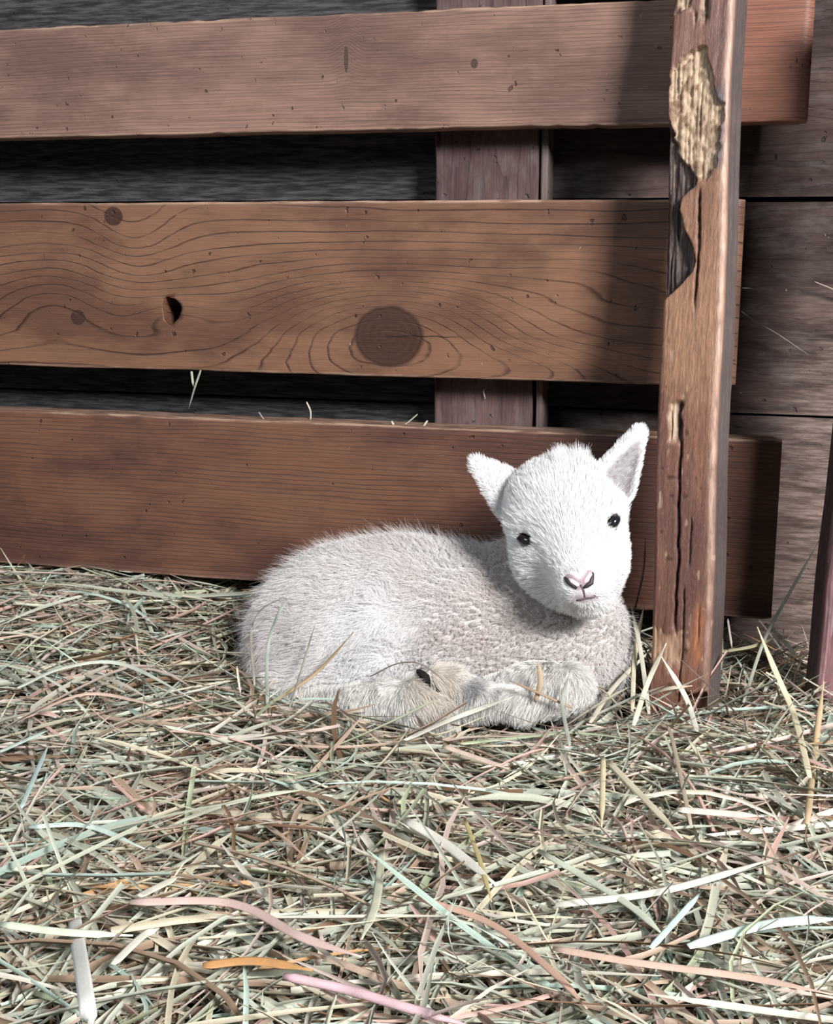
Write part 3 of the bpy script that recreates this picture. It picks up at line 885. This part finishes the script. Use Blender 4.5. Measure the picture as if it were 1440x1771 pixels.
def grow(n, mask, lenf, kind):
    P0 = sample_roots(n, mask); N0 = grad(P0, extra=True)
    keep = (P0[:, 2] > terrain(P0[:, 0], P0[:, 1]) - .004) & ((N0[:, 1] < .55) | (N0[:, 2] > .3) | (RNG.random(n) < .25))
    P0 = P0[keep]; N0 = N0[keep]; n = len(P0); g = grp_of(P0)
    de = np.linalg.norm(P0[:, None] - eyeP[None], axis=-1).min(1); dn = np.linalg.norm(P0[:, None] - noseP[None], axis=-1).min(1)
    L = lenf * (.7 + .6 * RNG.random(n)); K = 7
    c = coat(P0, g) * (.90 + .16 * RNG.random((n, 1)))
    if kind == 'leg':
        k2 = np.linalg.norm(P0 - aty(736, 1172, -.212), axis=-1) > .0080
        P0, N0, g, L, c, de, dn = P0[k2], N0[k2], g[k2], L[k2], c[k2], de[k2], dn[k2]; n = len(P0)
    if kind == 'face':
        k2 = (np.linalg.norm((P0[:, None] - eyeP[None]) - ((P0[:, None] - eyeP[None]) @ RTH)[..., None] * RTH * .35 , axis=-1).min(1) > .0064) & (dn > .0078)
        P0, N0, g, L, c, de, dn = P0[k2], N0[k2], g[k2], L[k2], c[k2], de[k2], dn[k2]; n = len(P0)
        L = L * (.35 + .65 * sstep(.008, .045, dn)) * (.5 + .5 * sstep(.008, .02, de))
        away = P0 - NOSE
        flow = tangent(N0, away + np.array((0, 0, .01)) + .012 * np.stack([vnoise(P0 * 45 + s * 9, s) for s in (1, 2, 3)], -1))
        lift = .34 + .30 * RNG.random((n, 1))
        ear = (g == EAR)
        if ear.any(): L[ear] *= .55
        tuft = sstep(.020, .006, np.linalg.norm((P0 - aty(990, 792, -.16)) * np.array((.6, .5, 1)), axis=-1))
        L = L * (1 + 1.1 * tuft * RNG.random(n))
        flow = flow + (tuft * .9)[:, None] * np.stack([vnoise(P0 * 150 + q * 5, q) for q in (7, 8, 9)], -1)
        lift = lift + .5 * tuft[:, None]
    elif kind == 'leg':
        flow = tangent(N0, np.array((.2, -.25, -1.)) + .8 * np.stack([vnoise(P0 * 30 + s * 9, s) for s in (1, 2, 3)], -1))
        lift = .40 + .35 * RNG.random((n, 1))
    else:
        flow = tangent(N0, np.array((-.9, -.1, -.45)) + (.75 if kind == 'fluff' else 1.1) * np.stack([vnoise(P0 * 40 + s * 9, s) for s in (4, 5, 6)], -1))
        lift = .9 + .6 * RNG.random((n, 1))
    D = N0 * lift + flow; D /= np.linalg.norm(D, axis=-1, keepdims=True)
    s = np.linspace(0, 1, K)[None, :, None]
    P = P0[:, None] + D[:, None] * (L[:, None, None] * s)
    P = P + flow[:, None] * (L[:, None, None] * s ** 2 * .25)
    if kind == 'wool':
        B = np.cross(N0, flow)
        # curls: fibres gather into small locks and wind round
        ccx = fbm(P0 * 11, 91, 2); curl = sstep(-.3, .3, ccx + .25 * sstep(-.03, .08, P0[:, 0]) - .25 * sstep(.0, -.08, P0[:, 0])) * .9        # where the coat is knotted
        cells = 9000
        Cn = sample_roots(cells, mask); kd = kdtree.KDTree(cells)
        for i_, q in enumerate(Cn): kd.insert(q, i_)
        kd.balance()
        ci = np.array([kd.find(q)[1] for q in P0]); Cc = Cn[ci]
        toC = Cc - P0; toC = toC - N0 * (toC * N0).sum(-1, keepdims=True)
        ph = RNG.random(cells)[ci] * 6.28 + RNG.random(n) * .9
        rr = (.0009 + .0010 * RNG.random(cells)[ci])[:, None, None]
        w = curl[:, None, None]
        sp = s * (7.5 + 3 * w)
        ang = ph[:, None, None] + sp
        hel = (flow[:, None] * np.cos(ang) + B[:, None] * np.sin(ang)) * rr * s ** .5
        Pw = P0[:, None] + N0[:, None] * (L[:, None, None] * s * .62) + toC[:, None] * (s ** .7) * .62 + hel
        Pf = P + hel * .55
        P = Pf * (1 - w) + Pw * w
        dark_ = (1 - .22 * curl * RNG.random(n) * 1.2)[:, None]; c = c * dark_
    else:
        wob = np.stack([vnoise(P0 * 300 + q * 7, q) for q in (1, 2, 3)], -1)
        P = P + wob[:, None] * (L[:, None, None] * s ** 2 * (.22 if kind != 'fluff' else .6))
        if kind == 'fluff': P = P + np.roll(wob, 1, 0)[:, None] * (L[:, None, None] * np.sin(s * 5 + wob[:, None, :1] * 6) * .14)
    prof = np.array([1, .95, .88, .78, .64, .46, .2])[None, :]
    base_r = {'wool': .00017, 'fluff': .00013, 'face': .00015, 'leg': .00016}[kind]
    return P, c, base_r * prof * (.8 + .4 * RNG.random((n, 1)))

mW = (which == BODY).astype(float); mF = ((which == HEAD) | (which == EAR)).astype(float); mL = (which == LEG).astype(float)
P_, c_, r_ = grow(135000, mW, .0092, 'wool'); hair_obj('wool_coat', P_, c_, r_, 'curly cream wool')
P_, c_, r_ = grow(16000, mW, .0155, 'fluff'); hair_obj('wool_fluff', P_, c_, r_ * .75, 'long loose fibres standing out of the wool')
P_, c_, r_ = grow(70000, mF, .0072, 'face'); hair_obj('face_hair', P_, c_, r_, 'short pure white hair')
P_, c_, r_ = grow(50000, mL, .0080, 'leg'); hair_obj('leg_hair', P_, c_, r_, 'straight white and tan leg hair')
# ------------------------------------------------------------------ hay
t = NT('hay_blade')
fb = t.noise(t.coord((900, 900, 900)), 1, 2, .6)
hc_ = t.mix(t.rng(fb, .3, .75, 0, .22), t.attr(), (.24, .18, .12))
tr = t.n.new('ShaderNodeBsdfTranslucent'); t.put(tr.inputs['Color'], hc_)
t.done(hc_, .55, None, .35)
mx = t.n.new('ShaderNodeMixShader'); mx.inputs[0].default_value = .18
t.l.new(t.b.outputs[0], mx.inputs[1]); t.l.new(tr.outputs[0], mx.inputs[2])
t.l.new(mx.outputs[0], t.n['Material Output'].inputs['Surface'])
M_HAY = t.m

PAL = np.array([(.66, .60, .46), (.50, .52, .42), (.58, .62, .52), (.50, .64, .56), (.56, .42, .33), (.60, .40, .35),
                (.40, .42, .34), (.34, .24, .17), (.22, .13, .08), (.72, .68, .58), (.58, .34, .16), (.44, .50, .34), (.64, .52, .46)])
PW = np.array([.17, .13, .14, .07, .10, .07, .10, .06, .03, .08, .008, .04, .08]); PW = PW / PW.sum()

def blades(C, az, el, L, W, bend, vb, roll, cols, K=7):
    """ribbons with a shallow V section. returns verts, quads, colours"""
    n = len(C); s = np.linspace(-.5, .5, K)[None, :]
    ca, sa = np.cos(az)[:, None], np.sin(az)[:, None]
    kink = RNG.uniform(-.3, .3, n)[:, None]; kb = (RNG.random(n) < .22)[:, None] * RNG.normal(0, .55, n)[:, None]
    x = L[:, None] * s; lat = bend[:, None] * L[:, None] * (s * s * 4 - .33) * .25 + kb * L[:, None] * np.maximum(s - kink, 0)
    up = vb[:, None] * L[:, None] * (s * s * 4 - .33) * .25 + np.sin(el)[:, None] * x
    P = np.stack([C[:, 0:1] + ca * x - sa * lat, C[:, 1:2] + sa * x + ca * lat, C[:, 2:3] + up], -1)
    T = np.gradient(P, axis=1); T /= np.linalg.norm(T, axis=-1, keepdims=True) + 1e-9
    U = np.array([0, 0, 1.]) - T * T[..., 2:3]; U /= np.linalg.norm(U, axis=-1, keepdims=True) + 1e-9
    S = np.cross(T, U)
    rl = roll[:, None, None] + RNG.normal(0, .5, n)[:, None, None] * s[..., None]
    A = S * np.cos(rl) + U * np.sin(rl); B = -S * np.sin(rl) + U * np.cos(rl)
    ends = RNG.random(n) < .55
    tp = np.where(ends[:, None], np.clip((.5 - np.abs(s + 0 * ends[:, None])) * 9, .15, 1), np.clip((.5 - s) * 2.4, .08, 1) ** .7)
    w = (W[:, None] * tp)[..., None]
    fold = (.15 + .35 * RNG.random(n))[:, None, None]
    V = np.stack([P - A * w * .5 + B * w * fold, P - B * w * .05, P + A * w * .5 + B * w * fold], 2)      # n,K,3,3
    i = (np.arange(n) * K * 3)[:, None, None]; j = (np.arange(K - 1) * 3)[None, :, None]
    q = []
    for a in (0, 1):
        b = i + j + a; q.append(np.concatenate([b, b + 1, b + 4, b + 3], -1))
    F = np.stack(q, 2).reshape(-1, 4)
    sh = 1 + .10 * RNG.normal(0, 1, (n, K, 1, 1)); c = np.broadcast_to(cols[:, None, None, :], (n, K, 3, 3)) * sh
    c = c * np.array([1., .80, 1.04])[None, None, :, None]
    return V.reshape(-1, 3), F, np.clip(c, 0, 1).reshape(-1, 3)

# footprint of the lamb: hay is pressed flat under it
fy = np.linspace(-.30, .05, 90); fx = np.linspace(-.22, .36, 140)
GX, GY = np.meshgrid(fx, fy, indexing='ij')
foot = np.full(GX.shape, 9.)
for z in (-.03, -.01, .01, .03):
    foot = np.minimum(foot, lamb_sdf(np.stack([GX, GY, np.full_like(GX, z)], -1)))
def foot_d(x, y):
    i = np.clip(((x - fx[0]) / (fx[1] - fx[0])).round().astype(int), 0, len(fx) - 1); j = np.clip(((y - fy[0]) / (fy[1] - fy[0])).round().astype(int), 0, len(fy) - 1)
    inside = (x > fx[0]) & (x < fx[-1]) & (y > fy[0]) & (y < fy[-1])
    return np.where(inside, foot[i, j], 1.)

def hay_layer(n, xr, yr, Lr, Wr, zr, elsd, big=False, wt=None):
    x = RNG.uniform(*xr, n); y = RNG.uniform(*yr, n)
    patch = fbm(np.stack([x * 9, y * 9, 0 * x], -1), 81, 2)
    az = RNG.normal(0, 1, n) * .95 + patch * 1.6 + RNG.choice([0, math.pi], n)
    L = np.exp(RNG.uniform(math.log(Lr[0]), math.log(Lr[1]), n)); W = np.exp(RNG.uniform(math.log(Wr[0]), math.log(Wr[1]), n))
    el = RNG.normal(0, elsd, n)
    lump = .010 * fbm(np.stack([x * 22, y * 22, 0 * x + 5], -1), 82, 3)
    z = terrain(x, y) + RNG.uniform(*zr, n) + lump
    fd = foot_d(x, y)
    ok = np.ones(n, bool)
    for e in (-.45, 0, .45):                       # both ends must stay off the animal
        ex = x + np.cos(az) * L * e; ey = y + np.sin(az) * L * e; ez = z + np.sin(el) * L * e
        f_ = foot_d(ex, ey)
        ok &= ~((f_ < .004) & (ez > -.040))
        ok &= ~((f_ < .030) & (ex > -.02) & (ex < .22) & (ey < -.2) & (ez > terrain(ex, ey) + .018))
        ok &= ey < .072
        ok &= ~((ey > -.008) & (ez > .026))
        ok &= ~((np.abs(ex - .305) < .03) & (np.abs(ey + .137) < .026) & (ez > -.03) & (RNG.random(n) < .8))
    p = PW if wt is None else wt
    col = PAL[RNG.choice(len(PAL), n, p=p)] * RNG.uniform(.72, 1.22, (n, 1))
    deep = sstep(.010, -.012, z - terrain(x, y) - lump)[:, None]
    col = col * (1 - .45 * deep) + np.array((.20, .125, .08)) * .45 * deep          # browner and darker the lower it lies
    args = (np.stack([x, y, z], -1), az, el, L, W, RNG.normal(0, .38, n), RNG.normal(-.05, .16, n), RNG.normal(0, .55, n), col)
    return blades(*[a[ok] for a in args])
XR, YR = (-1.05, .85), (-1.0, .07)
lay = [hay_layer(21000, XR, YR, (.035, .14), (.0018, .0042), (-.012, .012), .15),
       hay_layer(8500, XR, YR, (.05, .20), (.0026, .0058), (.004, .020), .11),
       hay_layer(19000, XR, YR, (.015, .07), (.0010, .0024), (-.008, .018), .30),
       hay_layer(2600, (-.9, .75), (-1.0, -.05), (.10, .28), (.0018, .0048), (.012, .028), .08),
       hay_layer(900, (-.9, .75), (-1.0, .02), (.03, .11), (.0010, .0030), (.010, .030), .6),
       hay_layer(1300, (.19, .50), (-.24, .06), (.04, .15), (.0014, .0036), (.000, .030), .55)]
Vs, Fs, Cs = [], [], []; b0 = 0
for v, f, c in lay:
    Vs.append(v); Fs.append(f + b0); Cs.append(c); b0 += len(v)
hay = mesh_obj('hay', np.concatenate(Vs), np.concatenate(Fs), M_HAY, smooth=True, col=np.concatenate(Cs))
tag(hay, 'deep bed of tangled pale green and straw coloured hay covering the floor', 'hay', kind='stuff')
# ------------------------------------------------------------------ single straws that stand out
def smooth_path(P, k=6):
    P = np.array(P, float)
    if len(P) == 2: P = np.array([P[0], (P[0] + P[1]) / 2, P[1]])
    Q = np.vstack([2 * P[0] - P[1], P, 2 * P[-1] - P[-2]]); out = []
    for i in range(1, len(Q) - 2):
        for s in np.arange(k) / k:
            a, b, c, d = Q[i - 1:i + 3]
            out.append(.5 * (2 * b + (c - a) * s + (2 * a - 5 * b + 4 * c - d) * s * s + (3 * b - a - 3 * c + d) * s ** 3))
    out.append(P[-1]); return np.array(out)
def straw(P, w, col, label, flat=.16, node=False, taper=True):
    Q = smooth_path(P); n = len(Q); s = np.linspace(0, 1, n)
    r = w / 2 * (np.clip((1 - s) * 4, .25, 1) if taper else np.ones(n)) * np.clip(s * 14 + .6, 0, 1)
    if node:
        for c in (.37, .78): r = r * (1 + .35 * np.exp(-((s - c) / .015) ** 2))
    vs, fs = strip_tube(Q, r, flat, 10, (0, -.5, .87))
    cc = np.array(col)[None, :] * (1 + .06 * RNG.normal(0, 1, (n, 1)))
    if node:
        for c in (.37, .78): cc = cc * (1 - .6 * np.exp(-((s - c) / .02) ** 2))[:, None]
    vs = np.array(vs); c = vs[:10].mean(0)
    o = mesh_obj('straw_stalk', vs, fs, M_HAY, smooth=True, col=np.clip(np.repeat(cc, 10, 0), 0, 1), loc=tuple(c))
    return tag(o, label, 'straw')
def hz(px, py, up=.034):                     # a point lying on top of the hay seen at that place
    z = 0.
    for _ in range(12):
        p = atz(px, py, z); z = float(terrain(p[0], p[1])) + up
    return atz(px, py, z)
WHITE, CREAM, MINT, SAGE, PINK, TAN, ORA, GREY = (.80, .78, .72), (.72, .66, .50), (.58, .72, .64), (.46, .52, .42), (.66, .46, .40), (.56, .42, .24), (.50, .26, .10), (.42, .42, .39)
T_ = straw
T_([hz(158, 1800, .03), hz(148, 1720, .052), aty(122, 1545, -.62)], .0085, (.88, .88, .84), 'broad white stalk standing up at the lower left of the hay', taper=False)
T_([hz(490, 1688), hz(600, 1712), hz(700, 1742), hz(830, 1780)], .0052, (.74, .52, .56), 'jointed pink stem lying across the hay at the bottom edge', .8, True)
T_([hz(700, 1417), hz(770, 1460), hz(860, 1532)], .0072, (.86, .84, .76), 'broad white blade lying diagonally in the middle of the foreground hay')
T_([hz(225, 1560), hz(400, 1562), hz(520, 1620), hz(625, 1655)], .0056, (.62, .46, .42), 'long curved pinkish blade on the hay left of centre')
T_([hz(720, 1552), hz(850, 1598), hz(960, 1685), hz(1015, 1745)], .0042, (.64, .42, .32), 'long rust pink blade sloping down to the right in the foreground')
T_([hz(960, 1565), hz(1150, 1540), hz(1345, 1483)], .0052, (.70, .68, .60), 'long grey white blade rising gently right of centre')
T_([hz(1190, 1637), hz(1330, 1598), hz(1460, 1588)], .0062, MINT, 'wide mint green blade at the lower right edge')
T_([hz(955, 1640), hz(1100, 1665), hz(1290, 1690), hz(1440, 1720)], .0044, (.60, .44, .36), 'long brownish pink blade low on the right of the foreground')
T_([hz(1125, 1640), hz(1215, 1540)], .0040, (.60, .76, .72), 'short pale blue green blade tilted upright above the mint blade')
T_([hz(1050, 1315), hz(1180, 1450)], .0052, CREAM, 'straight cream stalk lying diagonally right of centre')
T_([hz(1043, 1310), hz(1040, 1430)], .0044, (.74, .66, .44), 'short yellowish stalk seen end on beside the straight cream stalk', .6)
T_([hz(1170, 1400), hz(1320, 1412)], .0056, (.76, .70, .62), 'pale split stalk lying level right of centre')
T_([hz(930, 1470), hz(1080, 1560), hz(1150, 1620)], .0046, (.68, .74, .60), 'pale green blade crossing the hay below the straight cream stalk')
T_([hz(660, 1470), hz(650, 1560), hz(625, 1625)], .0056, (.62, .64, .50), 'grey green blade hanging down the hay in the middle foreground')
T_([hz(803, 1415), hz(830, 1490), hz(850, 1560)], .0032, (.64, .54, .26), 'thin golden stem crossing the broad white blade')
T_([hz(0, 1300), hz(85, 1262)], .0044, MINT, 'mint blade at the left edge of the hay')
T_([hz(30, 1190), hz(110, 1155), hz(210, 1148), hz(340, 1212)], .0048, (.66, .72, .62), 'long arching pale green blade on the left side of the hay')
T_([hz(35, 1245), hz(150, 1200), hz(280, 1222)], .0038, (.66, .48, .40), 'pinkish blade just below the arching pale green blade')
T_([hz(35, 1400), hz(85, 1285)], .0042, (.56, .72, .70), 'blue green blade slanting up near the left edge')
T_([hz(50, 1430), hz(150, 1428), hz(250, 1468)], .0042, (.58, .70, .64), 'thin blue green blade curving over the hay at left')
T_([hz(0, 1598), hz(110, 1612), hz(230, 1618)], .0048, (.68, .76, .60), 'light green blade running behind the broad white stalk')
T_([hz(195, 1668), hz(245, 1620), hz(275, 1605)], .0056, (.80, .78, .68), 'short white blade right of the broad white stalk')
T_([hz(240, 1550), hz(310, 1515)], .0060, (.76, .74, .64), 'short broad cream blade above the curved pinkish blade')
T_([hz(350, 1670), hz(440, 1662), hz(540, 1678)], .0052, ORA, 'orange brown blade in the lower left hay')
T_([hz(1195, 1430, .03), hz(1165, 1290), hz(1150, 1240)], .0034, (.50, .42, .32), 'thin brown stem right of centre near the worn post')
# around the right-hand posts
T_([hz(1395, 1425), aty(1410, 1290, -.245), aty(1424, 1178, -.215)], .0052, (.60, .46, .28), 'tan stalk standing upright in front of the leaning post', .7)
T_([hz(1400, 1345), aty(1372, 1235, -.19), aty(1342, 1165, -.15), aty(1309, 1084, -.11)], .0056, (.74, .68, .48), 'thick cream stalk leaning left between the two posts')
T_([hz(1285, 1215), aty(1322, 1105, -.06), aty(1368, 1020, -.04), aty(1416, 935, -.03)], .0034, (.42, .42, .36), 'long grey green wisp rising against the wall right of the worn post')
T_([aty(1322, 1078, -.02), aty(1352, 1105, -.03), aty(1388, 1148, -.04)], .0046, (.62, .66, .52), 'pale green straw crossing behind the thick cream stalk')
T_([aty(1240, 1128, -.06), aty(1300, 1118, -.06), aty(1345, 1100, -.05)], .0042, (.48, .47, .30), 'olive straw lying level just right of the worn post')
T_([aty(1258, 1070, -.02), aty(1266, 1125, -.06)], .0022, (.55, .50, .46), 'short thin straw hanging below the lowest rail right of the post')
T_([hz(1205, 1265), aty(1185, 1205, -.200), aty(1143, 1135, -.195)], .0050, (.66, .66, .56), 'pale blade leaning on the foot of the worn post')
T_([hz(1095, 1255), aty(1120, 1180, -.205), aty(1152, 1112, -.20)], .0050, (.74, .70, .56), 'cream stalk leaning right against the foot of the worn post')
T_([hz(1100, 1212), aty(1150, 1192, -.195), aty(1197, 1186, -.195)], .0044, (.66, .58, .46), 'straw lying level across the foot of the worn post')
T_([hz(1122, 1235), aty(1108, 1130, -.15), aty(1091, 1046, -.10)], .0044, (.60, .58, .48), 'pale straw leaning left between the lamb and the worn post')
T_([hz(1093, 1230), aty(1098, 1130, -.14), aty(1114, 1044, -.11)], .0044, (.66, .62, .46), 'upright yellow straw crossing the one that leans left beside the lamb')
T_([aty(1096, 1060, -.05), aty(1112, 990, -.04), aty(1116, 930, -.03)], .0022, (.30, .24, .19), 'thin brown straw standing in the shade behind the lamb')
T_([aty(1040, 1150, -.17), aty(1065, 1100, -.10), aty(1072, 1085, -.09)], .0040, (.50, .38, .32), 'brown straw behind the chest of the lamb')
T_([hz(1020, 1250), aty(1060, 1190, -.18), aty(1128, 1120, -.13)], .0046, (.66, .62, .50), 'long straw rising from beside the front knee of the lamb')
# over the lamb
T_([hz(470, 1215, .025), aty(545, 1165, -.222), aty(612, 1093, -.222)], .0036, (.50, .36, .22), 'brown straw slanting up across the hind leg of the lamb', .6)
T_([hz(462, 1222, .025), aty(463, 1120, -.215), aty(482, 1060, -.205), aty(502, 1032, -.19)], .0036, (.40, .46, .40), 'dark green straw curved up over the rump of the lamb')
T_([hz(440, 1185), aty(434, 1100, -.17), aty(450, 1056, -.175), aty(498, 1030, -.185)], .0028, (.46, .42, .36), 'thin looped straw around the back end of the lamb')
T_([hz(500, 1225), aty(525, 1145, -.215), aty(545, 1078, -.212)], .0018, (.34, .32, .28), 'very thin dark stem in front of the haunch of the lamb', .8)
T_([aty(925, 1214, -.228), aty(934, 1180, -.226), aty(931, 1143, -.222)], .0048, (.56, .42, .28), 'short tan blade standing in front of the front leg', .4)
T_([aty(990, 1225, -.225), aty(930, 1198, -.230), aty(880, 1177, -.226)], .0026, (.40, .28, .19), 'thin brown stem slanting down across the front leg', .7)
T_([hz(985, 1290, .03), aty(972, 1215, -.235), aty(984, 1166, -.222)], .0036, (.46, .48, .42), 'bent grey green blade before the front knee of the lamb')
T_([hz(700, 1280, .04), aty(790, 1240, -.245), aty(885, 1206, -.235)], .0062, (.80, .78, .68), 'bold white blade lying before the feet of the lamb')
T_([aty(640, 1170, -.226), aty(690, 1147, -.232), aty(735, 1152, -.235), aty(790, 1200, -.238)], .0013, (.22, .19, .17), 'fine dark stem arching over the crossed feet of the lamb', 1.)
T_([hz(765, 1290, .03), hz(880, 1330, .03)], .0046, (.66, .52, .44), 'pinkish straw below the feet of the lamb')
# caught on the rails
T_([aty(347, 640, -.004), aty(336, 672, -.006), aty(326, 707, -.004)], .0032, (.50, .52, .42), 'forked straw end hanging from under the middle rail at left')
T_([aty(331, 642, -.003), aty(334, 668, -.005)], .0028, (.46, .47, .38), 'second prong of straw beside the forked hanging straw')
T_([aty(530, 695, .030), aty(537, 712, .028), aty(536, 733, .012)], .0018, (.58, .54, .46), 'small curved wisp on top of the lowest rail at left')
T_([aty(447, 712, .030), aty(458, 728, .010)], .0016, (.48, .45, .40), 'tiny straw stuck behind the lowest rail left of the curved wisp')
T_([aty(722, 716, .032), aty(708, 728, .020), aty(694, 738, .010)], .0020, (.46, .44, .34), 'small straw lying on the lowest rail left of the stud')
T_([aty(677, 728, .010), aty(684, 742, .004)], .0022, (.60, .56, .46), 'tiny pale straw bit on the lowest rail edge')
T_([aty(739, 727, .016), aty(729, 742, .004)], .0024, (.66, .62, .50), 'tiny pale straw bit at the foot of the stud gap')
T_([aty(841, 672, .034), aty(836, 676, .036), aty(839, 690, .034)], .0020, (.62, .58, .50), 'pale chip of straw stuck on the stud below the middle rail')
T_([aty(1283, 498, .040), aty(1304, 500, .045), aty(1326, 515, .055)], .0020, (.42, .36, .32), 'short curved wisp sticking out behind the middle rail end')
T_([aty(1281, 538, .040), aty(1310, 558, .050), aty(1345, 578, .058), aty(1398, 614, .066)], .0020, (.36, .31, .28), 'long thin wisp sticking out behind the middle rail end')
T_([aty(1408, 487, .060), aty(1440, 500, .066), aty(1480, 520, .070)], .0022, (.40, .34, .30), 'thin wisp against the wall at the right edge of the photo')
